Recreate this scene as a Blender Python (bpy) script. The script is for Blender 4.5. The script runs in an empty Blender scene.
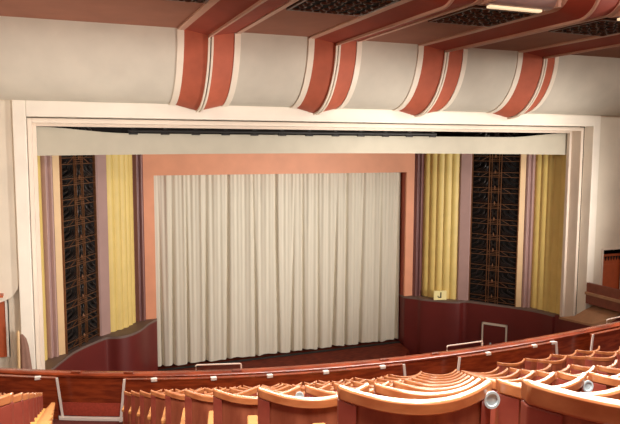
import bpy, math, random
from mathutils import Vector, Matrix
random.seed(7)
S = bpy.context.scene
COL = S.collection
H = 10.2            # eye level above the stalls floor; geometry below is written relative to the eye
PI = math.pi

# ------------------------------------------------------------------ materials
def lin(c):
    out = []
    for v in c[:3]:
        v /= 255.0
        out.append(v / 12.92 if v <= 0.04045 else ((v + 0.055) / 1.055) ** 2.4)
    return (*out, 1)

def mat(name, rgb, rough=0.6, var=0.06, scale=6.0, coat=0.0, metal=0.0, spec=0.5, stretch=None, bump=0.0, rgb2=None, emit=None, estr=0.0):
    m = bpy.data.materials.new(name); m.use_nodes = True
    nt = m.node_tree; b = nt.nodes['Principled BSDF']
    b.inputs['Roughness'].default_value = rough
    b.inputs['Metallic'].default_value = metal
    b.inputs['Specular IOR Level'].default_value = spec
    b.inputs['Coat Weight'].default_value = coat
    b.inputs['Coat Roughness'].default_value = 0.15
    tc = nt.nodes.new('ShaderNodeTexCoord')
    mp = nt.nodes.new('ShaderNodeMapping')
    if stretch: mp.inputs['Scale'].default_value = stretch
    no = nt.nodes.new('ShaderNodeTexNoise'); no.inputs['Scale'].default_value = scale; no.inputs['Detail'].default_value = 6
    cr = nt.nodes.new('ShaderNodeValToRGB')
    c = lin(rgb)
    if rgb2 is None:
        lo = tuple(x * (1 - var) for x in c[:3]) + (1,); hi = tuple(min(1, x * (1 + var)) for x in c[:3]) + (1,)
    else:
        lo = lin(rgb2); hi = c
    cr.color_ramp.elements[0].position = 0.35; cr.color_ramp.elements[1].position = 0.65
    cr.color_ramp.elements[0].color = lo; cr.color_ramp.elements[1].color = hi
    nt.links.new(tc.outputs['Object'], mp.inputs['Vector']); nt.links.new(mp.outputs['Vector'], no.inputs['Vector'])
    nt.links.new(no.outputs['Fac'], cr.inputs['Fac']); nt.links.new(cr.outputs['Color'], b.inputs['Base Color'])
    if bump:
        bp = nt.nodes.new('ShaderNodeBump'); bp.inputs['Strength'].default_value = bump; bp.inputs['Distance'].default_value = 0.02
        nt.links.new(no.outputs['Fac'], bp.inputs['Height']); nt.links.new(bp.outputs['Normal'], b.inputs['Normal'])
    if emit:
        b.inputs['Emission Color'].default_value = lin(emit); b.inputs['Emission Strength'].default_value = estr
    return m

M = dict(
    frame=mat('frame_cream', (243, 234, 220), .5, .03, 1.5),
    inner=mat('inner_cream', (232, 216, 200), .55, .03, 1.5),
    cove=mat('cove_plaster', (206, 197, 182), .75, .05, 1.2, bump=.05),
    wall=mat('side_plaster', (226, 214, 196), .75, .05, 1.0),
    pelmet=mat('pelmet_cream', (190, 183, 166), .8, .03, 2),
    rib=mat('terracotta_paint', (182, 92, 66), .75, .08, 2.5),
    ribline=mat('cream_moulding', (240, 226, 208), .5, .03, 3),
    ceil=mat('ceiling_brown', (152, 97, 75), .8, .07, 1.2),
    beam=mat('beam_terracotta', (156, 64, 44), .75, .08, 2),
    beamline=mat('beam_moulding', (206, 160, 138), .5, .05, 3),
    groove=mat('groove_dark', (40, 22, 16), .8),
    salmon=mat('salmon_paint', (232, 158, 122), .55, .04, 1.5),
    salmon_shaded=mat('surround_reveal', (170, 80, 60), .55, .04, 1.5),  # darker salmon, the shade of the reveal put into its colour
    curtain=mat('curtain_fabric', (220, 212, 195), .9, .04, 3, stretch=(6, 6, .3)),
    yellow=mat('yellow_paint', (230, 202, 122), .5, .04, 2),
    mauve=mat('mauve_paint', (176, 142, 136), .5, .04, 2),
    purple=mat('purple_brown_paint', (126, 84, 82), .45, .05, 2),
    strip=mat('tan_strip', (226, 190, 142), .5, .04, 2),
    maroon=mat('maroon_paint', (108, 34, 30), .5, .06, 1.5),
    ledge=mat('ledge_grey', (120, 100, 92), .6, .06, 3),
    gback=mat('grille_back', (14, 10, 10), .9),
    gbar=mat('grille_bronze', (128, 84, 54), .4, .15, 8, metal=.3),
    gscroll=mat('grille_scroll', (36, 28, 26), .35, .25, 9, metal=.3),
    cscroll=mat('ceiling_scroll', (92, 52, 36), .4, .2, 9),
    black=mat('black_iron', (20, 16, 15), .6),
    wood=mat('polished_wood', (158, 70, 36), .26, coat=.4, scale=3, stretch=(1, 1, 6), rgb2=(116, 46, 24), bump=.03),
    woodtop=mat('worn_wood', (212, 142, 92), .3, coat=.5, scale=5, stretch=(1, 4, 4), rgb2=(184, 110, 66)),
    woodback=mat('back_wood', (172, 100, 72), .35, coat=.3, scale=6, stretch=(3, 3, .6), rgb2=(138, 72, 50)),
    stile=mat('red_stile', (172, 88, 70), .4, coat=.2, scale=6, rgb2=(142, 62, 52)),
    seat=mat('seat_cloth', (226, 166, 84), .8, .08, 10),
    pad=mat('pale_arm', (206, 140, 78), .85, .08, 6),
    carpet=mat('carpet_red', (178, 72, 52), .95, .12, 30),
    carpet_shaded=mat('carpet_shaded', (92, 34, 26), .95, .12, 30),  # carpet darkened to put the shade between seats into its colour
    white=mat('white_paint', (240, 232, 222), .45, .03, 5),
    steel=mat('silver_metal', (206, 228, 236), .4, .12, 60),
    smoke=mat('smoked_glass', (120, 126, 128), .2, .2, 30),
    stage=mat('stage_floor', (132, 54, 34), .7, spec=.15, scale=3, stretch=(1, 6, 1), rgb2=(80, 28, 18)),
    dark=mat('dark_floor', (40, 20, 18), .9),
    void=mat('void', (26, 18, 16), .95),  # near-black colour stands in for the shade of unlit spaces
    doorw=mat('orange_door', (190, 92, 52), .45, .08, 4),
    brown=mat('brown_box', (128, 66, 46), .5, .1, 4),
    tan=mat('tan_deck', (176, 132, 98), .7, .08, 3),
    drape=mat('brown_cloth', (142, 106, 92), .9, .08, 8),
    lavender=mat('lamp_glass', (176, 150, 146), .35, .04, 4),
    glow=mat('lamp_glow', (255, 236, 205), .5, emit=(255, 226, 180), estr=.75),
    sign=mat('sign_cream', (244, 228, 164), .5, .03, 5, emit=(244, 224, 150), estr=.12),
)

# ------------------------------------------------------------------ mesh helper
class MB:
    def __init__(s): s.v = []; s.f = []
    def add(s, vs, fs):
        n = len(s.v); s.v += [tuple(p) for p in vs]; s.f += [tuple(i + n for i in f) for f in fs]; return s
    def box(s, a, b, rot=None, at=None):
        (x0, y0, z0), (x1, y1, z1) = a, b
        vs = [Vector(p) for p in ((x0,y0,z0),(x1,y0,z0),(x1,y1,z0),(x0,y1,z0),(x0,y0,z1),(x1,y0,z1),(x1,y1,z1),(x0,y1,z1))]
        if rot is not None: vs = [rot @ p for p in vs]
        if at is not None: vs = [p + Vector(at) for p in vs]
        return s.add(vs, [(0,3,2,1),(4,5,6,7),(0,1,5,4),(1,2,6,5),(2,3,7,6),(3,0,4,7)])
    def prism(s, poly, z0, z1):
        n = len(poly)
        vs = [(x, y, z0) for x, y in poly] + [(x, y, z1) for x, y in poly]
        return s.add(vs, [tuple(range(n))[::-1], tuple(range(n, 2*n))] + [(i, (i+1) % n, n + (i+1) % n, n + i) for i in range(n)])
    def prism_y(s, poly, y0, y1):       # polygon in X,Z pushed along Y
        n = len(poly)
        vs = [(x, y0, z) for x, z in poly] + [(x, y1, z) for x, z in poly]
        return s.add(vs, [tuple(range(n)), tuple(range(n, 2*n))[::-1]] + [(i, n + i, n + (i+1) % n, (i+1) % n) for i in range(n)])
    def loft(s, rings, closed=True, caps=True):
        n = len(rings[0]); vs = [p for r in rings for p in r]; fs = []
        for i in range(len(rings) - 1):
            for j in range(n if closed else n - 1):
                k = (j + 1) % n
                fs.append((i*n + j, i*n + k, (i+1)*n + k, (i+1)*n + j))
        if caps and closed: fs += [tuple(range(n))[::-1], tuple(range((len(rings)-1)*n, len(rings)*n))]
        return s.add(vs, fs)
    def tube(s, path, r, n=8):
        rings = []; P = [Vector(p) for p in path]
        for i, p in enumerate(P):
            d = (P[min(i+1, len(P)-1)] - P[max(i-1, 0)]).normalized()
            u = d.cross(Vector((0, 0, 1)))
            if u.length < .05: u = d.cross(Vector((1, 0, 0)))
            u.normalize(); w = d.cross(u)
            rr = r[i] if isinstance(r, (list, tuple)) else r
            rings.append([p + (u * math.cos(2*PI*k/n) + w * math.sin(2*PI*k/n)) * rr for k in range(n)])
        return s.loft(rings)

def setp(o, label=None, cat=None, group=None, kind=None):
    if label: o['label'] = label
    if cat: o['category'] = cat
    if group: o['group'] = group
    if kind: o['kind'] = kind
    return o

def build(name, mb, m, parent=None, smooth=False, bevel=0.0, local=False, base=None):
    """one mesh object; geometry given relative to the eye unless local"""
    vs = [Vector(p) for p in mb.v]
    if local: org = Vector((0, 0, 0))
    elif parent is not None: org = Vector(parent['_o'])
    else:
        lo = [min(p[i] for p in vs) for i in range(3)]; hi = [max(p[i] for p in vs) for i in range(3)]
        org = Vector(((lo[0]+hi[0])/2, (lo[1]+hi[1])/2, lo[2]))
    me = bpy.data.meshes.new(name)
    me.from_pydata([tuple(p - org) for p in vs], [], mb.f); me.update()
    import bmesh
    bm = bmesh.new(); bm.from_mesh(me); bmesh.ops.recalc_face_normals(bm, faces=bm.faces); bm.to_mesh(me); bm.free()
    me.materials.append(M[m] if isinstance(m, str) else m)

    if smooth:
        for p in me.polygons: p.use_smooth = True
        me.set_sharp_from_angle(angle=math.radians(40))
    o = bpy.data.objects.new(name, me); COL.objects.link(o)
    if parent is not None:
        o.parent = parent; o['_o'] = tuple(org)
        if local: pass
    elif not local:
        o.location = org + Vector((0, 0, H)); o['_o'] = tuple(org)
    if bevel:
        b = o.modifiers.new('bevel', 'BEVEL'); b.width = bevel; b.segments = 2; b.limit_method = 'ANGLE'
    return o

def thing(name, at, label, cat, group=None):
    o = bpy.data.objects.new(name, None); COL.objects.link(o)
    o.empty_display_size = .1
    o.location = Vector(at) + Vector((0, 0, H)); o['_o'] = tuple(at)
    return setp(o, label, cat, group)

def struct(name, mb, m, parent=None, **k):
    o = build(name, mb, m, parent, **k)
    if parent is None: o['kind'] = 'structure'
    return o

def arc2(p0, p1, n):
    return [(p0[0] + (p1[0]-p0[0]) * i / n, p0[1] + (p1[1]-p0[1]) * i / n) for i in range(n + 1)]

# ------------------------------------------------------------------ camera
cam = bpy.data.cameras.new('camera'); co = bpy.data.objects.new('camera', cam); COL.objects.link(co)
cam.sensor_width = 36; cam.lens = 662.34 / 620 * 36; cam.clip_end = 200; cam.clip_start = .05
yaw, pit, rol = math.radians(21.501), math.radians(5.759), math.radians(-.2324)
co.matrix_world = (Matrix.Translation((-9.176, 0, H)) @ Matrix.Rotation(-yaw, 4, 'Z')
                   @ Matrix.Rotation(PI/2 - pit, 4, 'X') @ Matrix.Rotation(-rol, 4, 'Z'))
S.camera = co

# ------------------------------------------------------------------ room shell
struct('floor_stalls', MB().box((-13.5, 9.0, -10.4), (13.5, 27, -10.2)), 'dark')
struct('wall_left', MB().box((-13.8, -5, -10.4), (-13.5, 20, 4.2)), 'wall')
struct('wall_right', MB().box((13.5, -5, -10.4), (13.8, 20, 4.2)), 'wall')
struct('wall_back', MB().box((-13.5, -5.3, -10.4), (13.5, -5, 4.2)), 'wall')
struct('ceiling', MB().box((-13.5, 12.1, 3.0), (13.5, 19.2, 4.2)), 'ceil')
struct('ceiling_upper', MB().box((-13.5, -5, 4.05), (13.5, 12.1, 4.2)), 'ceil')

# great rounded cove over the proscenium
def cove_pt(t, off=0.0):
    a, b = 1.55 , 1.85
    y = 19.1 - a * math.cos(t); z = 3.0 - b * math.sin(t)
    ny, nz = -math.cos(t) / a, -math.sin(t) / b
    l = math.hypot(ny, nz)
    return y + ny / l * off, z + nz / l * off
N = 24
ring = [cove_pt(PI/2 * i / N) for i in range(N + 1)] + [(19.3, 1.15), (19.3, 3.0)]
struct('wall_front_cove', MB().loft([[(x, y, z) for y, z in ring] for x in (-13.5, 13.5)]), 'cove', smooth=True)

# wall beside the frame, with the two side openings
FY = 19.3
left_open = [(-13.5, 1.15), (-10.02, 1.15), (-10.02, -3.73), (-10.07, -3.9), (-10.15, -4.03), (-10.25, -4.13), (-10.4, -4.2), (-10.55, -4.25), (-11.4, -4.3), (-11.4, -6.5), (-13.5, -6.5)]
wl = MB()
wl.prism_y([(-13.5, 1.15), (-13.5, -4.3), (-11.4, -4.3)] + left_open[1:8][::-1][:0] + [(-10.55, -4.25), (-10.4, -4.2), (-10.25, -4.13), (-10.15, -4.03), (-10.07, -3.9), (-10.02, -3.73), (-10.02, 1.15)], FY, FY + .22)
wl.box((-13.5, FY, -10.2), (-11.4, FY + .22, -4.3))
struct('wall_front_left', wl, 'wall')
wl = MB().box((-11.4, FY + .45, -6.5), (-10.36, FY + .6, -4.0)); wl.box((-10.36, FY + .3, -6.5), (-9.95, FY + .6, -3.6))
struct('wall_left_recess', wl, 'wall')
wr = MB(); wr.box((10.03, FY, -3.97), (13.5, FY + .22, 1.15)); wr.box((11.7, FY, -10.2), (13.5, FY + .22, -3.97)); wr.box((10.03, FY, -10.2), (10.47, FY + .22, -3.97)); wr.box((10.47, FY, -10.2), (11.7, FY + .22, -6.0))
struct('wall_front_right', wr, 'wall')
struct('wall_right_recess', MB().box((10.3, FY + .8, -6.2), (12, FY + .9, -3.8)).box((10.2, FY + .22, -6.2), (10.3, FY + .9, -3.8)).box((11.9, FY + .22, -6.2), (12, FY + .8, -3.8)), 'void')
# doors
d = struct('door_1', MB().box((-11.35, FY + .36, -5.86), (-10.42, FY + .44, -4.22)), 'doorw')
build('door_panel', MB().box((-11.2, FY + .34, -5.5), (-10.6, FY + .36, -4.6)), 'doorw', d)
build('door_frame', MB().box((-10.42, FY + .3, -5.86), (-10.33, FY + .45, -4.16)), 'white', d)
d = struct('door_2', MB().box((10.58, FY + .3, -6.0), (11.85, FY + .36, -4.2)), 'doorw')
build('door_panel', MB().box((10.75, FY + .28, -5.6), (11.45, FY + .3, -4.6)), 'doorw', d)
build('door_frame', MB().box((10.47, FY - .03, -5.5), (10.55, FY + .02, -3.95)).box((10.47, FY - .03, -3.97), (11.7, FY + .02, -3.9)), 'inner', d)
fr = MB()
for i in range(8): fr.prism_y([(10.62 + i*.14, -4.28), (10.72 + i*.14, -4.28), (10.67 + i*.14, -4.45)], FY + .24, FY + .26)
build('fringe', fr, 'black', d)

# ------------------------------------------------------------------ proscenium frame
pf = thing('proscenium_frame', (0, 19.5, -6.72), 'cream stepped proscenium frame around the whole stage opening', 'frame')
def portal(hw_out, z_out, hw_in, z_in, y0, y1, zb):
    b = MB()
    for s in (-1, 1):
        x0, x1 = sorted((s*hw_in, s*hw_out)); b.box((x0, y0, zb), (x1, y1, z_out))
    b.box((-hw_in, y0, z_in), (hw_in, y1, z_out)); return b
build('outer_band', portal(10.03, 1.165, 9.70, .735, 19.2, 19.67, -6.72), 'frame', pf, bevel=.02)
build('inner_band', portal(9.69, .712, 9.57, .58, 19.67, 20.15, -6.72), 'inner', pf, bevel=.015)
build('inmost_band', portal(9.95, .85, 9.47, .50, 20.15, 20.3, -6.72), 'inner', pf, bevel=.01)

# pelmet, slightly bowed back, and the dark batten above it
pm = MB(); rings = []
for i in range(41):
    u = -1 + 2*i/40; x = 9.62*u; y = 20.36 + .35*(1 - u*u); zb = -.33 + .06*(1 - u*u); q = min(1, max(0, (1 - abs(u))/.28)); zt = .50 - .17*q*q*(3 - 2*q)
    rings.append([(x, y, zb), (x, y + .06, zb), (x, y + .1, zt), (x, y + .03, zt)])
pm.loft(rings)
setp(build('pelmet', pm, 'pelmet', smooth=True), 'long plain cream pelmet hanging across the top of the stage opening', 'pelmet')
bt = thing('lighting_batten', (-1.7, 20.44, .3), 'dark lighting batten with clamps in the gap above the pelmet', 'batten')
build('pipe', MB().tube([(-6.95, 20.44, .41), (3.7, 20.44, .41)], .05), 'black', bt, smooth=True)
for i in range(12):
    x = -6.8 + i*.94
    build('clamp', MB().box((x-.05, 20.41, .34), (x+.05, 20.47, .5)).tube([(x-.13, 20.44, .335), (x+.13, 20.44, .335)], .04, 8), 'black', bt)
struct('ceiling_stage', MB().box((-10, 19.75, 1.3), (10, 26.6, 1.45)), 'void')  # unseen roof added, near-black so the gap above the pelmet stays dark
struct('wall_stage_back', MB().box((-10, 26.6, -10.2), (10, 26.8, 1.4)), 'void')

# ------------------------------------------------------------------ inner surround, curtain, stage
sr = thing('inner_surround', (0, 25.7, -8.8), 'flat salmon pink surround framing the closed stage curtain', 'surround')
b = MB(); b.box((-5.9, 25.6, -1.17), (5.9, 25.7, .25))
for s in (-1, 1):
    x0, x1 = sorted((s*5.48, s*5.9)); b.box((x0, 25.6, -6.72), (x1, 25.7, -1.17))
build('face', b, 'salmon', sr)
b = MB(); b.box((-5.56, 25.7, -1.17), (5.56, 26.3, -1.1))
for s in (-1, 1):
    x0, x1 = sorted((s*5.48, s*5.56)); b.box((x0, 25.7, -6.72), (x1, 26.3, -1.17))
build('reveal', b, 'salmon_shaded', sr)

cb = MB(); nx = 620; rows = []
random.seed(3)
seams = [-5.2, -4.77, -4.17, -3.43, -2.55, -1.3, -.33, .26, .81, 1.52, 2.2, 2.81, 3.5, 4.46, 5.3]
lean = [random.uniform(-.16, .16) for _ in seams]
ph = [random.uniform(0, 6.28) for _ in range(8)]
def fold(x, v):
    fine = .022*math.sin(9.5*x + ph[0] + .6*math.sin(1.3*x)) + .020*math.sin(19*x + ph[1] + .8*math.sin(2.1*x + 1)) + .012*math.sin(37*x + ph[2])
    w = fine*(1.1 - .75*v)
    for sx, ln in zip(seams, lean):
        c = sx + ln*(1 - v)
        a = abs(x - c)
        w += (.05 + .13*v)*math.exp(-(a/.05)**2) - .035*v*math.exp(-((a - .16)/.10)**2)
    return w
nz = 14
for j in range(nz + 1):
    v = j/nz
    row = []
    for i in range(nx + 1):
        x = -5.42 + 10.84*i/nx
        z = -1.1 + (-8.80 + 1.1)*v
        if j == nz: z += .02*math.sin(4.2*x + ph[4]) + .015*math.sin(9.7*x + ph[5])
        row.append((x, 26.02 + fold(x, v), z))
    rows.append(row)
n1 = nx + 1
vs = [p for r in rows for p in r]; vs += [(x, y + .02, z) for x, y, z in vs]
off = n1*(nz + 1)
fs = []
for j in range(nz):
    for i in range(nx):
        a = j*n1 + i; fs.append((a, a+1, a+1+n1, a+n1)); fs.append((off+a, off+a+n1, off+a+1+n1, off+a+1))
for i in range(nx):
    a = nz*n1 + i; fs.append((a, a+1, off+a+1, off+a)); fs.append((i+1, i, off+i, off+i+1))
for j in range(nz):
    a = j*n1; fs.append((a, a+n1, off+a+n1, off+a)); a += nx; fs.append((a+n1, a, off+a, off+a+n1))
cb.add(vs, fs)
setp(build('stage_curtain', cb, 'curtain', smooth=True), 'closed off-white pleated stage curtain hanging inside the salmon surround', 'curtain')
struct('floor_stage', MB().prism([(-5.5, 26.6), (-5.5, 24.3), (-4.5, 23.9), (4.5, 23.9), (5.2, 24.6), (5.5, 26.6)], -10.2, -8.9), 'stage')
setp(build('hem_shade_strip', MB().box((-5.4, 25.75, -8.9), (5.4, 25.9, -8.86)), 'black'), 'thin black strip standing in for the shade below the curtain hem', 'strip')  # black colour stands in for the shaded gap under the hem

# ------------------------------------------------------------------ splayed side panels
ZB, ZT = -6.72, .3
def pl(p0, p1, u, off):                  # point along p0-p1 pushed towards the room
    dx, dy = p1[0]-p0[0], p1[1]-p0[1]; l = math.hypot(dx, dy)
    return (p0[0]+dx*u - dy/l*off*0 + off*(-abs(dy)/l), p0[1]+dy*u + off*(-abs(dx)/l))
def panel(p0, p1, prof, sgn, back=.08):
    front = [pl(p0, p1, u, o) for u, o in prof]
    backp = [pl(p0, p1, u, -back) for u in (1, 0)]
    return MB().prism([(sgn*x, y) for x, y in front + backp], ZB, ZT)
def flutes(n, amp, bulge=0.0, per=8):
    out = []
    for i in range(n*per + 1):
        u = i/(n*per); out.append((u, amp*abs(math.sin(PI*n*u)) + bulge*math.sin(PI*u)))
    return out
SIDE = {-1: 'left', 1: 'right'}
for s in (-1, 1):
    w = SIDE[s]
    setp(build('pilaster', panel((5.88, 25.62), (6.29, 25.5), [(0, .02), (.08, .05)] + [(.1 + .38*u, .06 + .1*math.sin(PI*u)) for u in (0, .2, .4, .6, .8, 1)] + [(.52 + .38*u, .06 + .1*math.sin(PI*u)) for u in (0, .2, .4, .6, .8, 1)] + [(.92, .05), (1, .02)], s), 'purple', smooth=True),
         'narrow purple-brown double-reeded pilaster %s of the salmon surround' % w, 'pilaster', 'purple-brown pilasters')
    setp(build('fluted_panel', panel((6.29, 25.5), (7.34, 24.27), flutes(5, .07, .16), s), 'yellow', smooth=True),
         'tall yellow fluted panel %s of the curtain, beside the salmon surround' % w, 'panel', 'yellow fluted panels')
    setp(build('flat_pilaster', panel((7.34, 24.27), (7.75, 23.95), [(0, .06), (.12, .12), (.88, .12), (1, .06)], s), 'mauve'),
         'flat mauve pilaster between yellow panel and dark organ grille on the %s' % w, 'pilaster', 'mauve flat pilasters')
    st = thing('outer_pilaster', (s*9.2, 22.1, ZB), 'mauve reeded pilaster with tan edge strip outside the %s organ grille' % w, 'pilaster', 'outer mauve pilasters')
    build('edge_strip', panel((8.89, 22.25), (9.09, 22.16), [(0, .05), (1, .05)], s), 'strip', st)
    build('reeded_shaft', panel((9.09, 22.16), (9.43, 21.98), [(0, .02)] + [(.04 + .44*u, .06 + .09*math.sin(PI*u)) for u in (0, .2, .4, .6, .8, 1)] + [(.52 + .44*u, .06 + .09*math.sin(PI*u)) for u in (0, .2, .4, .6, .8, 1)] + [(1, .02)], s), 'mauve', st, smooth=True)
    setp(build('fluted_panel', panel((9.43, 21.98), (9.85, 20.2), flutes(6, .05), s), 'yellow', smooth=True),
         'outermost yellow fluted panel squeezed behind the frame on the %s' % w, 'panel', 'yellow fluted panels')
    # organ grille
    p0, p1 = Vector((7.75, 23.95)), Vector((8.89, 22.2)); L = (p1-p0).length
    og = thing('organ_grille', (s*8.3, 23.1, ZB), 'tall black openwork organ grille with bronze bars on the %s of the stage' % w, 'grille', 'organ grilles')
    ex = Vector((s*(p1-p0).x/L, (p1-p0).y/L, 0)); nrm = Vector((-s*abs((p1-p0).y)/L, -abs((p1-p0).x)/L, 0))
    O = Vector((s*p0.x, p0.y, 0))
    def G(u, z, d): return O + ex*(u*L) + Vector((0, 0, z)) + nrm*d
    def gbar(b, a, c, wd, d0=.02, d1=.06):
        pa, pc = Vector((a[0]*L, a[1])), Vector((c[0]*L, c[1])); t = (pc-pa).normalized(); q = Vector((-t.y, t.x))*wd/2
        vs = []
        for dd in (d0, d1):
            for P in (pa-q, pc-q, pc+q, pa+q): vs.append(G(P.x/L, P.y, dd))
        b.add(vs, [(0,3,2,1),(4,5,6,7),(0,1,5,4),(1,2,6,5),(2,3,7,6),(3,0,4,7)])
    b = MB(); vs = [G(u, z, dd) for dd in (-.1, -.04) for u, z in ((0, ZB), (1, ZB), (1, ZT), (0, ZT))]
    b.add(vs, [(0,3,2,1),(4,5,6,7),(0,1,5,4),(1,2,6,5),(2,3,7,6),(3,0,4,7)]); build('backing', b, 'gback', og)
    fb = MB()
    for u in (.012, .988): gbar(fb, (u, ZB), (u, ZT), .03, .0, .08)
    build('frame', fb, 'gbar', og)
    lb = MB(); sc = MB(); bo = []; per = .665; nper = 12
    for u in (.37, .62): gbar(lb, (u, ZB), (u, ZT), .02)
    for u in (.42, .57): gbar(lb, (u, ZB), (u, ZT), .016)
    for k in range(nper):
        z = ZB + .1 + k*per
        if z > ZT - .1: break
        gbar(lb, (0, z), (1, z), .017); gbar(lb, (0, z + .2), (1, z + .2), .017)
        gbar(lb, (.37, z + .06), (.62, z + .06), .016); gbar(lb, (.37, z + .14), (.62, z + .14), .016)
        gbar(lb, (.2, z + .03), (.33, z + .17), .013); gbar(lb, (.8, z + .03), (.67, z + .17), .013)
        c = G(.495, z + .22, .07)
        bo.append(MB().add([c + nrm*.05, c + ex*.04, c + Vector((0,0,.11)), c - ex*.04, c - Vector((0,0,.09)), c - nrm*.05],
               [(0,1,2),(0,2,3),(0,3,4),(0,4,1),(5,2,1),(5,3,2),(5,4,3),(5,1,4)]))
        # leaf scrolls in the tall cells
        for m_ in (0, 1):
            def U(u): return u if m_ == 0 else 1 - u
            for (ua, za, ub, zb, cv) in ((.04, .25, .30, .60, .07), (.10, .24, .35, .50, .06), (.03, .42, .18, .64, .05), (.22, .24, .34, .36, .03), (.04, .05, .16, .16, .03)):
                pts = []
                for i in range(7):
                    t = i/6; px = ua + (ub-ua)*t + cv*math.sin(PI*t); pz = za + (zb-za)*t - cv*.6*math.sin(PI*t)
                    pts.append(G(U(px), z + pz, .03 + .03*math.sin(PI*t)))
                sc.tube(pts, [.012, .03, .04, .045, .036, .022, .008], 6)
        for (ua, za, ub, zb) in ((.40, .27, .59, .60), (.59, .27, .40, .60), (.46, .3, .46, .6), (.53, .3, .53, .6)):
            sc.tube([G(ua + (ub-ua)*i/4, z + za + (zb-za)*i/4, .03) for i in range(5)], [.01, .025, .03, .025, .01], 5)
    build('lattice', lb, 'gbar', og); build('scrollwork', sc, 'gscroll', og, smooth=True); [build('boss', q_, 'gbar', og) for q_ in bo]
    struct('wall_splay_' + w, MB().prism([(s*x, y) for x, y in ((5.9, 25.95), (6.6, 25.9), (7.7, 24.6), (8.3, 24.2), (9.2, 22.7), (9.85, 22.1), (10.1, 20.3), (10.4, 20.3), (10.4, 26.6), (5.9, 26.6))], -10.2, 1.3), 'void')

# lower curved maroon walls with a grey ledge
DL = [(-5.47, 25.62), (-5.5, 25.5), (-5.87, 24.98), (-6.22, 24.3), (-6.62, 23.8), (-7.04, 23.6), (-7.39, 23.68), (-7.58, 23.6), (-8.12, 23.03), (-8.61, 22.36), (-8.97, 21.6), (-9.4, 20.6)]
DR = [(5.46, 25.62), (5.5, 25.5), (5.84, 25.1), (5.95, 24.85), (6.41, 24.4), (6.78, 24.04), (7.18, 23.83), (7.5, 23.9), (7.78, 23.58), (8.58, 22.55), (8.95, 21.95), (9.3, 21.2), (9.4, 20.6)]
def cr(P, n=4):
    out = []
    for i in range(len(P) - 1):
        a = P[max(i-1, 0)]; b = P[i]; c = P[i+1]; d = P[min(i+2, len(P)-1)]
        for k in range(n):
            t = k/n
            out.append(tuple(.5*((2*b[j]) + (-a[j]+c[j])*t + (2*a[j]-5*b[j]+4*c[j]-d[j])*t*t + (-a[j]+3*b[j]-3*c[j]+d[j])*t**3) for j in (0, 1)))
    return out + [P[-1]]
for s, D in ((-1, DL), (1, DR)):
    w = SIDE[s]
    P = cr(D)
    outer = [(s*9.95, 20.4), (s*9.95, 26.5), (s*5.47, 26.5)]
    o = struct('wall_lower_' + w, MB().prism(P + outer, -10.2, -6.80), 'maroon', smooth=True)
    build('ledge_top', MB().prism(P + outer, -6.80, -6.72), 'ledge', o, smooth=True)
# platforms at the feet of the frame
setp(build('platform', MB().prism([(-9.5, 19.15), (-9.5, 18.4), (-11.3, 18.4), (-11.3, 19.15)], -10.2, -6.5), 'ledge'), 'low dark platform below the left foot of the proscenium frame', 'platform')
struct('trim_2', MB().prism([(-9.4, 20.55), (-9.4, 19.2), (-9.95, 19.2), (-9.95, 20.38)], -10.2, -6.72), 'ledge')
struct('trim_3', MB().prism([(9.47, 20.55), (9.47, 19.7), (9.72, 19.2), (9.95, 19.2), (9.95, 20.38)], -10.2, -6.72), 'maroon')
pt = thing('platform', (9.3, 18.8, -10.2), 'tan topped sloping platform at the right foot of the proscenium frame', 'platform')
PP = [(9.40, 20.25, -6.72), (9.2, 18.3, -6.5), (9.4, 17.8, -6.3), (10.2, 17.8, -5.99), (10.2, 19.15, -6.0), (9.72, 19.15, -6.15), (9.44, 19.5, -6.5)]
build('base', MB().loft([[(x, y, -10.2) for x, y, z in PP], [(x, y, z - .08) for x, y, z in PP]]), 'maroon', pt)
build('deck', MB().loft([[(x, y, z - .08) for x, y, z in PP], PP]), 'tan', pt)

# door with white frame in the right lower wall
A, B = Vector((8.05, 23.23)), Vector((8.6, 22.52))
t = (B - A).normalized(); nn = Vector((-abs(t.y), -abs(t.x)))
def wallbox(b, u0, u1, z0, z1, d0, d1):
    vs = []
    for dd in (d0, d1):
        for u, z in ((u0, z0), (u1, z0), (u1, z1), (u0, z1)):
            p = A + t*u + nn*dd; vs.append((p.x, p.y, z))
    b.add(vs, [(0,3,2,1),(4,5,6,7),(0,1,5,4),(1,2,6,5),(2,3,7,6),(3,0,4,7)]); return b
d = struct('door_3', wallbox(MB(), .0, .95, -10.2, -7.62, .02, .06), 'maroon')
b = MB(); wallbox(b, -.06, 0, -10.2, -7.54, .02, .1); wallbox(b, .95, 1.01, -10.2, -7.54, .02, .1); wallbox(b, -.06, 1.01, -7.62, -7.54, .02, .1)
build('door_frame', b, 'inner', d)
build('door_handle', wallbox(MB(), .3, .36, -8.75, -8.4, .06, .1), 'steel', d)
# small lit sign on the right ledge
sg = thing('sign', (6.6, 24.45, -6.72), 'small cream sign with a dark mark on ledge below right yellow panel', 'sign')
R = Matrix.Rotation(math.radians(-15), 3, 'Z')
build('board', MB().box((-.28, -.03, 0), (.28, .03, .40), R, (6.6, 24.45, -6.72)), 'sign', sg)
b = MB(); b.box((.0, -.04, .14), (.05, -.03, .33), R, (6.6, 24.45, -6.72)); b.box((-.09, -.04, .09), (.05, -.03, .14), R, (6.6, 24.45, -6.72)); b.box((-.12, -.04, .12), (-.08, -.03, .18), R, (6.6, 24.45, -6.72))
build('letter', b, 'black', sg)

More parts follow.
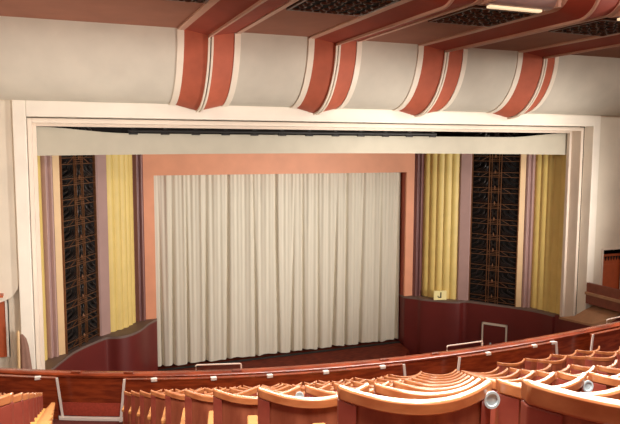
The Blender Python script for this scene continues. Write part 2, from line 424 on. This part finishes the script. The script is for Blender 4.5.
# side boxes / left fittings
bx = thing('side_box', (10.4, 17, -6.2), 'brown wooden side balcony front with pale ledge right of the frame', 'balcony')
def boxwall(d0, d1, z0, z1): return MB().prism([(9.66 + d0, 19.15), (9.9 + d0, 15.0), (9.9 + d1, 15.0), (9.66 + d1, 19.15)], z0, z1)
build('front_panel', boxwall(0, .12, -5.48, -5.14), 'brown', bx)
build('ledge', boxwall(-.08, .12, -5.58, -5.48), 'tan', bx)
build('lower_panel', boxwall(-.02, .12, -5.92, -5.58), 'brown', bx)
struct('floor_right_box', MB().prism([(9.8, 19.15), (10.05, 15.0), (13.5, 15.0), (13.5, 19.15)], -5.98, -5.9), 'brown')
sh = thing('wall_bracket', (-10.55, 19.2, -4.15), 'small orange wooden bracket low on the cream wall at far left', 'bracket')
build('board', MB().box((-10.9, 19.0, -4.05), (-10.42, 19.3, -3.99)), 'doorw', sh)
build('support', MB().prism_y([(-10.9, -4.05), (-10.5, -4.05), (-10.8, -4.16)], 19.1, 19.28), 'doorw', sh)
dr = thing('draped_stand', (-9.98, 18.9, -6.5), 'brown cloth draped over a pale stand at foot of left jamb', 'stand')
build('pole', MB().tube([(-10.1, 18.82, -6.5), (-10.08, 18.82, -5.0)], .035, 8).tube([(-10.08, 18.82, -5.02), (-10.08, 18.82, -4.93)], [.05, .02], 8), 'strip', dr, smooth=True)
rings = []
for zz, rx, ry, cx in ((-6.495, .17, .17, -9.93), (-6.2, .155, .16, -9.93), (-5.8, .13, .14, -9.94), (-5.4, .10, .1, -9.95), (-5.2, .075, .08, -9.97), (-5.08, .03, .03, -10.0)):
    rings.append([(cx + rx*math.cos(a)*(1 + .1*math.cos(6*a)), 18.95 + ry*math.sin(a)*(1 + .1*math.cos(6*a)), zz) for a in [2*PI*i/36 for i in range(36)]])
build('cloth', MB().loft(rings), 'drape', dr, smooth=True)

# ------------------------------------------------------------------ ribs and ceiling beams
def path_pts():
    ribp = [(cove_pt(PI/2*i/N), cove_pt(PI/2*i/N, 1.0)) for i in range(N + 1)]
    return ribp
def rib_ring(t, xs):
    out = []
    for x, off in xs:
        y, z = cove_pt(t, off); out.append((x, y, z))
    for x, off in (xs[-1], xs[0]):
        y, z = cove_pt(t, -.03); out.append((x, y, z))
    return out
BX = [(-5.97, -5.13, -4.28), (-2.33, -1.50, -.68), (1.18, 2.06, 2.92), (4.82, 5.76, 6.45)]
NTH = ['leftmost', 'second from the left', 'third from the left', 'rightmost']
T0 = .02
ts = [T0 + (PI/2 - T0)*i/N for i in range(N + 1)]
for (xl, xc, xr), nth in zip(BX, NTH):
    rb = thing('cove_rib', (xc, 19.1, 1.0), 'terracotta rib with cream edges on the cove, %s' % nth, 'rib', 'ribs on the cove')
    w = .17
    build('edge_band', MB().loft([rib_ring(t, [(xl, .03), (xl + w, .045)]) for t in ts]), 'ribline', rb, smooth=True)
    build('edge_band', MB().loft([rib_ring(t, [(xr - w, .045), (xr, .03)]) for t in ts]), 'ribline', rb, smooth=True)
    build('face', MB().loft([rib_ring(t, [(xl + w, .02), (xc - .07, .17)]) for t in ts]), 'rib', rb, smooth=True)
    build('face', MB().loft([rib_ring(t, [(xc + .07, .17), (xr - w, .02)]) for t in ts]), 'rib', rb, smooth=True)
    build('ridge', MB().loft([rib_ring(t, [(xc - .07, .22), (xc - .018, .22)]) for t in ts]), 'ribline', rb, smooth=True)
    build('ridge', MB().loft([rib_ring(t, [(xc + .018, .22), (xc + .07, .22)]) for t in ts]), 'ribline', rb, smooth=True)
    build('groove', MB().loft([rib_ring(t, [(xc - .018, .15), (xc + .018, .15)]) for t in ts]), 'groove', rb, smooth=True)
    # beam along the ceiling, turning up at its near end
    bm = thing('ceiling_beam', (xc, 14.5, 2.8), 'terracotta ceiling beam turned up at its near end, %s' % nth, 'beam', 'ceiling beams')
    def bring(k, xs):
        # k in 0..1 path: straight from the cove, then an arc upward
        out = []
        pts = list(xs) + [(xs[-1][0], -.03), (xs[0][0], -.03)]
        for x, off in pts:
            R_ = .45
            if k <= 20: y = 17.75 - (17.75 - 12.0)*k/20; z = 3.0 - off
            elif k <= 30:
                a = (k - 20)/10*PI/2; y = 12.0 - (R_ + off)*math.sin(a); z = 3.0 + R_ - (R_ + off)*math.cos(a)
            else: y = 12.0 - R_ - off; z = 3.0 + R_ + (k - 30)*.1
            out.append((x, y, z))
        return out
    ks = [0, 10, 20] + list(range(21, 31)) + [36]
    for a, c in ((xl, xl + .05), (xl + .065, xl + .105), (xl + .12, xl + .17)):
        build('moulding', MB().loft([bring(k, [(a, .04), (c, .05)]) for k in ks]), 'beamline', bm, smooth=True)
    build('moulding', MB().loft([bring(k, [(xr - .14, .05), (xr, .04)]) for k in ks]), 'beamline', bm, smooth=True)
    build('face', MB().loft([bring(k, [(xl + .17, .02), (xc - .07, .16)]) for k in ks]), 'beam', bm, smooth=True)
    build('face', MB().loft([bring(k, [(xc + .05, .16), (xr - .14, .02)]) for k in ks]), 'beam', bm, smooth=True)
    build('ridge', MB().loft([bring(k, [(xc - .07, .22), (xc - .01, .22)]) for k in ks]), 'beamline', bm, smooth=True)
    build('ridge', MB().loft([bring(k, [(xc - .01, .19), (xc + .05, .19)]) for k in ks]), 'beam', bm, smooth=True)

# ornamental ceiling grilles and light troughs between the beams
bays = [(-7.6, -5.99, 'left of the first beam'), (-4.24, -2.36, 'between first and second beams'), (-.65, 1.15, 'between second and third beams'), (2.95, 4.79, 'between third and fourth beams')]
for i, (x0, x1, w) in enumerate(bays):
    cg = thing('ceiling_grille', ((x0+x1)/2, 13.1, 2.9), 'dark ornamental ceiling grille %s' % w, 'grille', 'ceiling grilles')
    build('backing', MB().box((x0 + .02, 12.25, 2.97), (x1 - .02, 14.05, 2.999)), 'gback', cg)
    b = MB()
    for (a, c) in (((x0 + .02, 12.25), (x1 - .02, 12.31)), ((x0 + .02, 13.99), (x1 - .02, 14.05)), ((x0 + .02, 12.31), (x0 + .08, 13.99)), ((x1 - .08, 12.31), (x1 - .02, 13.99))):
        b.box((a[0], a[1], 2.94), (c[0], c[1], 2.97))
    build('frame', b, 'cscroll', cg)
    sc = MB()
    for ix in range(6):
        for iy in range(6):
            cx = x0 + .2 + (x1 - x0 - .4)*(ix)/5; cy = 12.45 + 1.4*iy/5
            a0 = random.uniform(0, 6.28); r0 = .12
            pts = [(cx + r0*(1 - q/9*.75)*math.cos(a0 + q*.75), cy + r0*(1 - q/9*.75)*math.sin(a0 + q*.75), 2.945 - .015*math.sin(q/8*PI)) for q in range(9)]
            sc.tube(pts, .018, 5)
    build('scrollwork', sc, 'cscroll', cg, smooth=True)
    if i == 0: continue
    lf = thing('light_trough', ((x0+x1)/2, 11.82, 2.9), 'frosted half-round light trough %s' % w, 'ceiling light', 'light troughs')
    rings = []
    for x in (x0 + .10, x1 - .10):
        rings.append([(x, 11.82 + .25*math.cos(a), 3.19 + .26*math.sin(a)) for a in [2*PI*k/24 for k in range(24)]])
    sh_ = build('shade', MB().loft(rings), 'lavender', lf, smooth=True)
    for xa, xb in ((x0 + .02, x0 + .10), (x1 - .10, x1 - .02)):
        build('end_cap', MB().box((xa, 11.56, 2.96), (xb, 12.08, 3.5)), 'beamline', sh_)
    build('lamp_strip', MB().box((x0 + .15, 11.82, 2.88), (x1 - .3, 11.94, 2.93)), 'glow', sh_)

# ------------------------------------------------------------------ balcony: parapet, rails, stepped floor
def ypar(x):
    x = max(-12.5, min(6, x)); return -1.43597488e-03*x**3 + 1.41956441e-02*x*x + 1.37109834e-01*x + 9.43660624
XS = [-13.4 + i*.35 for i in range(60) if -13.4 + i*.35 < 7.0]
def curve_wall(xs, prof):
    return MB().loft([[(x, ypar(x) + dy, z) for dy, z in prof] for x in xs])
pp = thing('parapet', (-3, 9.6, -4.2), 'long curved polished wooden balcony parapet in front of the seats', 'parapet')
pan = build('panel', curve_wall(XS, [(-.13, -3.86), (-.02, -3.86), (-.02, -3.46), (-.13, -3.46)]), 'wood', pp, smooth=True)
build('top_rail', curve_wall(XS, [(-.17, -3.46), (.02, -3.46), (.02, -3.42), (-.01, -3.405), (-.14, -3.415), (-.17, -3.43)]), 'wood', pp, smooth=True)
build('carpet_skirting', curve_wall(XS, [(-.14, -4.095), (-.02, -4.095), (-.02, -3.86), (-.14, -3.86)]), 'carpet', pan, smooth=True)
build('outer_face', curve_wall(XS, [(-.02, -5.0), (.01, -5.0), (.01, -3.46), (-.02, -3.46)]), 'wood', pp, smooth=True)
for x in (-8.86, -8.13, -6.6, -4.29, -3.37):
    build('block', MB().box((-.075, -.12, -3.42), (.075, -.05, -3.385), Matrix.Rotation(math.atan(ypar(x+.5) - ypar(x-.5)), 3, 'Z'), (x, ypar(x), 0)), 'wood', pp, bevel=.01)
segs = [(-13.3, -9.17, 'left of the left aisle', [-9.43, -10.3]), (-8.25, -4.08, 'between the two aisles', [-7.84, -7.01, -6.2, -5.35, -4.43]), (-3.06, -.97, 'right of the second aisle', [-2.47, -1.46, -1.02]), (-.02, 6.5, 'at the far right', [.9])]
for x0, x1, w, clips in segs:
    r = thing('front_rail', ((x0+x1)/2, ypar((x0+x1)/2) - .3, -4.1), 'dark wooden modesty rail with white clips, %s' % w, 'rail', 'modesty rails')
    n = max(4, int((x1-x0)/.25)); xs = [x0 + (x1-x0)*i/n for i in range(n+1)]
    build('board', curve_wall(xs, [(-.3, -4.08), (-.27, -4.08), (-.27, -3.45), (-.3, -3.45)]), 'wood', r, smooth=True)
    build('cap', curve_wall(xs, [(-.32, -3.45), (-.25, -3.45), (-.25, -3.43), (-.32, -3.43)]), 'wood', r, smooth=True)
    for x, sg_ in ((x0, 1), (x1, -1)):
        if -10 < x < 3:
            y = ypar(x)
            ya, yb, h = y - .345, y - .325, .018
            build('end_post', MB().loft([[(x + q - sg_*t_*.07, yy, zz) for q, yy in ((-h, ya), (h, ya), (h, yb), (-h, yb))] for t_, zz in ((1, -4.08), (0, -3.42))]), 'white', r)['label'] = 'white painted end post'
    for x in clips:
        build('clip', MB().box((x-.045, ypar(x) - .335, -3.465), (x+.045, ypar(x) - .27, -3.415)), 'white', r, bevel=.01)['label'] = 'white clip'
for x0, x1, w in ((-7.2, -6.54, 'above the parapet between the aisles'), (-3.09, -2.37, 'above the parapet by the second aisle'), (.75, 1.4, 'above the parapet at far right')):
    y0, y1 = ypar(x0) - .01, ypar(x1) - .01
    setp(build('guard_rail', MB().tube([(x0, y0, -3.403), (x0, y0, -3.34), (x0 + .01, y0, -3.325), (x1 - .01, y1, -3.325), (x1, y1, -3.34), (x1, y1, -3.403)], .012, 8), 'inner', smooth=True),
         'small pale metal guard rail %s' % w, 'guard rail', 'guard rails on the parapet')
def g(x): return .0255*(x + 2.8)**2
def gp(x): return .051*(x + 2.8)
fl = MB(); rings = []
xs = [-13.4 + i*.4 for i in range(52)]
prof_k = list(range(-4, 10))
for x in xs:
    pr = [(-5.0, -.055 + .308*0), ]
    pr = []
    for k in prof_k:
        y0 = .185 + .859*k - .3; z = -.437 - .85 - .308*k
        if k == prof_k[0]: pr.append((y0, z))
        else: pr += [(y0, z + .308), (y0, z)]
    yend = ypar(x) - .02 - g(x)
    pr += [(max(yend, y0 + .2), z), (max(yend, y0 + .2), -4.6), (.185 + .859*prof_k[0] - .3, -4.6)]
    rings.append([(x, min(yy + g(x), ypar(x) - .02), zz) for yy, zz in pr])
fl.loft(rings)
struct('floor_balcony', fl, 'carpet_shaded')
xs = [-9.16 + .88*i/6 for i in range(7)]
struct('trim_1', curve_wall(xs, [(-.34, -4.058), (-.27, -4.058), (-.27, -4.02), (-.34, -4.02)]), 'white')

# ------------------------------------------------------------------ seats
HT = .85
def seat_parts(root, disc=False, bolt=False, fine=True, arms=(-1, 1)):
    n = 14 if fine else 8
    sag = .125
    def bk(u, d, z): return (.247*u, -sag*(1-u*u) + d + .0, z)
    def band(u0, u1, d0, d1, z0, z1, m=n):
        b = MB(); rings = []
        for i in range(m + 1):
            u = u0 + (u1-u0)*i/m; dip = .012*(1-u*u)
            zl = z0 - (dip if z0 > .7 else 0)
            rings.append([bk(u, d0, zl), bk(u, d1, zl), bk(u, d1, z1 - dip), bk(u, d0, z1 - dip)])
        return b.loft(rings)
    back = build('backrest', band(-.80, .80, -.002, .010, .40, HT - .038), 'woodback', root, True, 0, True)
    build('top_rail', band(-1, 1, -.016, .020, HT - .042, HT), 'woodtop', back, True, .006, True)
    for s in (-1, 1):
        build('stile', band(*sorted((s*.80, s*1.0)), -.013, .016, .16, HT - .042, m=3), 'stile', back, False, .004, True)
    b = MB(); rings = []
    for y, zt, zb in ((-.02, .44, .40), (.0, .46, .39), (.2, .455, .385), (.38, .47, .385), (.43, .45, .40)):
        rings.append([(-.205, y, zb), (.205, y, zb), (.205, y, zt), (.12, y, zt + .012), (-.12, y, zt + .012), (-.205, y, zt)])
    b.loft(rings)
    build('cushion', b, 'seat', root, True, .01, True)
    for s in arms:
        c = s*.263
        x0, x1 = c - .012, c + .012
        sp = build('side_panel', MB().loft([[(x0, .03, .0), (x1, .03, .0), (x1, .30, .0), (x0, .30, .0)], [(x0, .03, .3), (x1, .03, .3), (x1, .27, .3), (x0, .27, .3)], [(x0, .03, .545), (x1, .03, .545), (x1, .32, .545), (x0, .32, .545)]]), 'woodback', root, False, 0, True)
        build('armrest', MB().box((c - .026, .03, .545), (c + .026, .35, .58)), 'pad', sp, False, .008, True)['label'] = 'pale worn armrest'
    if disc:
        c = (.236, -.035, HT - .05)
        rings = []
        for yy, r in ((.02, .016), (.0, .02), (-.006, .026), (-.012, .026), (-.012, .019), (-.008, .017)):
            rings.append([(c[0] + r*math.cos(a), c[1] + yy, c[2] + 1.1*r*math.sin(a)) for a in [2*PI*i/20 for i in range(20)]])
        build('disc', MB().loft(rings), 'steel', back, True, 0, True)['label'] = 'round silvery disc fixed at the corner of the back'
    if bolt:
        build('bolt', MB().tube([bk(-.55, -.03, .74), bk(-.55, .0, .74)], .007, 10), 'steel', back, True, 0, True)

def mkroot(label, group):
    o = bpy.data.objects.new('theatre_seat', None); COL.objects.link(o); o.empty_display_size = .1
    return setp(o, label, 'seat', group)
protos = {}
def copy_children(src, dst):
    for ch in list(src.children):
        c = ch.copy(); c.parent = dst; COL.objects.link(c)
        copy_children(ch, c)
def inst(key, label, group):
    r = mkroot(label, group)
    if key not in protos:
        seat_parts(r, *key); protos[key] = r
    else: copy_children(protos[key], r)
    return r
# projection test so that only seats the photograph shows are built
def px(P):
    X, Y, Z = P[0] + 9.176, P[1], P[2]
    xr = X*math.cos(yaw) - Y*math.sin(yaw); fw = X*math.sin(yaw) + Y*math.cos(yaw)
    z = fw*math.cos(pit) - Z*math.sin(pit); u = Z*math.cos(pit) + fw*math.sin(pit)
    if z < .15: return None
    return 310 + xr/z*662.3, 212 - u/z*662.3
ROWN = {9: 'front row at the rail', 8: 'second row from the rail', 7: 'third row from the rail', 6: 'fourth row from the rail', 5: 'fifth row from the rail', 4: 'sixth row from the rail', 3: 'seventh row from the rail', 2: 'third nearest row', 1: 'second nearest row', 0: 'nearest row'}
NUM = ['first', 'second', 'third', 'fourth', 'fifth', 'sixth', 'seventh', 'eighth', 'ninth', 'tenth', 'eleventh', 'twelfth', 'thirteenth', 'fourteenth']
discs = {(1, 1, 0), (3, 1, 0), (2, 1, 2), (3, 1, 4)}
nseat = 0
def place(k, x0, dirn, bi, i, where):
    """x0: aisle-side end of this seat; returns x of its other end"""
    global nseat
    sl = gp(x0); dx = .52/math.hypot(1, sl)*dirn
    x1 = x0 + dx
    yk = lambda x: .185 + .859*k + g(x)
    a, b = (x0, x1) if dirn > 0 else (x1, x0)
    zf = -.437 - .85 - .308*k
    mid = ((a+b)/2, (yk(a)+yk(b))/2)
    vis = False
    for q in ((a, yk(a), zf + .85), (b, yk(b), zf + .85), (mid[0], mid[1] - .12, zf + .84), (mid[0], mid[1], zf + .7)):
        s = px(q)
        if s and -3 < s[0] < 623 and 0 < s[1] < 423: vis = True
    if vis:
        lab = 'curved wooden seat in the %s, %s %s' % (ROWN[k], NUM[i], where)
        r = inst(((k, bi, i) in discs, (k, bi, i) == (0, 1, 0), k < 4, ((-1, 1) if k else (1,)) if i == 0 else (dirn,)), lab, 'theatre seats on the balcony')
        r.location = (mid[0], mid[1], zf + H)
        r.rotation_euler = (0, 0, math.atan2(yk(b) - yk(a), b - a))
        nseat += 1
    return x1
for k in range(9, -1, -1):
    if k >= 1:
        x = -9.34
        for i in range(6): x = place(k, x, -1, 0, i, 'left of the left aisle')
    x = -8.37
    for i in range(8): x = place(k, x, 1, 1, i, 'right of the left aisle')
    x = -3.05
    for i in range(4): x = place(k, x, 1, 2, i, 'right of the middle aisle')
    x = .05
    for i in range(8): x = place(k, x, 1, 3, i, 'right of the far aisle')
print('seats', nseat)

# ------------------------------------------------------------------ light
def area(loc, size, power, col=(1, .86, .7), rot=(0, 0, 0), sy=None):
    l = bpy.data.lights.new('lamp', 'AREA'); l.energy = power; l.color = col; l.size = size
    if sy: l.shape = 'RECTANGLE'; l.size_y = sy
    o = bpy.data.objects.new('lamp', l); COL.objects.link(o); o.location = (loc[0], loc[1], loc[2] + H); o.rotation_euler = rot
    return o
def aim(o, tgt):
    d = Vector((tgt[0], tgt[1], tgt[2] + H)) - o.location; o.rotation_euler = d.to_track_quat('-Z', 'Y').to_euler()
def spot(loc, tgt, power, half, blend=1.0, col=(1, .93, .84), r=.35):
    l = bpy.data.lights.new('added_spot', 'SPOT'); l.energy = power; l.color = col; l.spot_size = math.radians(2*half); l.spot_blend = blend; l.shadow_soft_size = r
    o = bpy.data.objects.new('added_spot', l); COL.objects.link(o); o.location = (loc[0], loc[1], loc[2] + H); aim(o, tgt); return o
# unseen spots added to brighten the stage; area lamps stand in for house lights
spot((5.5, 11.3, -4.3), (-6, 22.5, -2.5), 6300, 46)
spot((-6.5, 10.8, -4.3), (-11, 19, 0), 1900, 52)
spot((8.6, 11.3, -4.0), (4.5, 23, -1.6), 5000, 38)
aim(area((8.5, 9.5, 3.2), 1.6, 420, (1, .93, .84)), (-3, 21, -1))
aim(area((-1.5, 11.0, 3.3), 13, 1500, (1, .92, .84), sy=.7), (-1.5, 4.0, -3))  # wide strip added so the seat rail tops catch highlights
aim(area((-8, 1.5, 3.9), 2.5, 1250, (1, .92, .84)), (-5, 5, -3))
w = bpy.data.worlds.new('world'); S.world = w; w.use_nodes = True
w.node_tree.nodes['Background'].inputs[0].default_value = (1, .9, .8, 1); w.node_tree.nodes['Background'].inputs[1].default_value = .05

for o in list(S.objects):
    if '_o' in o: del o['_o']
S.view_settings.view_transform = 'Standard'; S.view_settings.look = 'None'; S.view_settings.gamma = 1; S.view_settings.use_curve_mapping = False
S.view_settings.exposure = 0.0
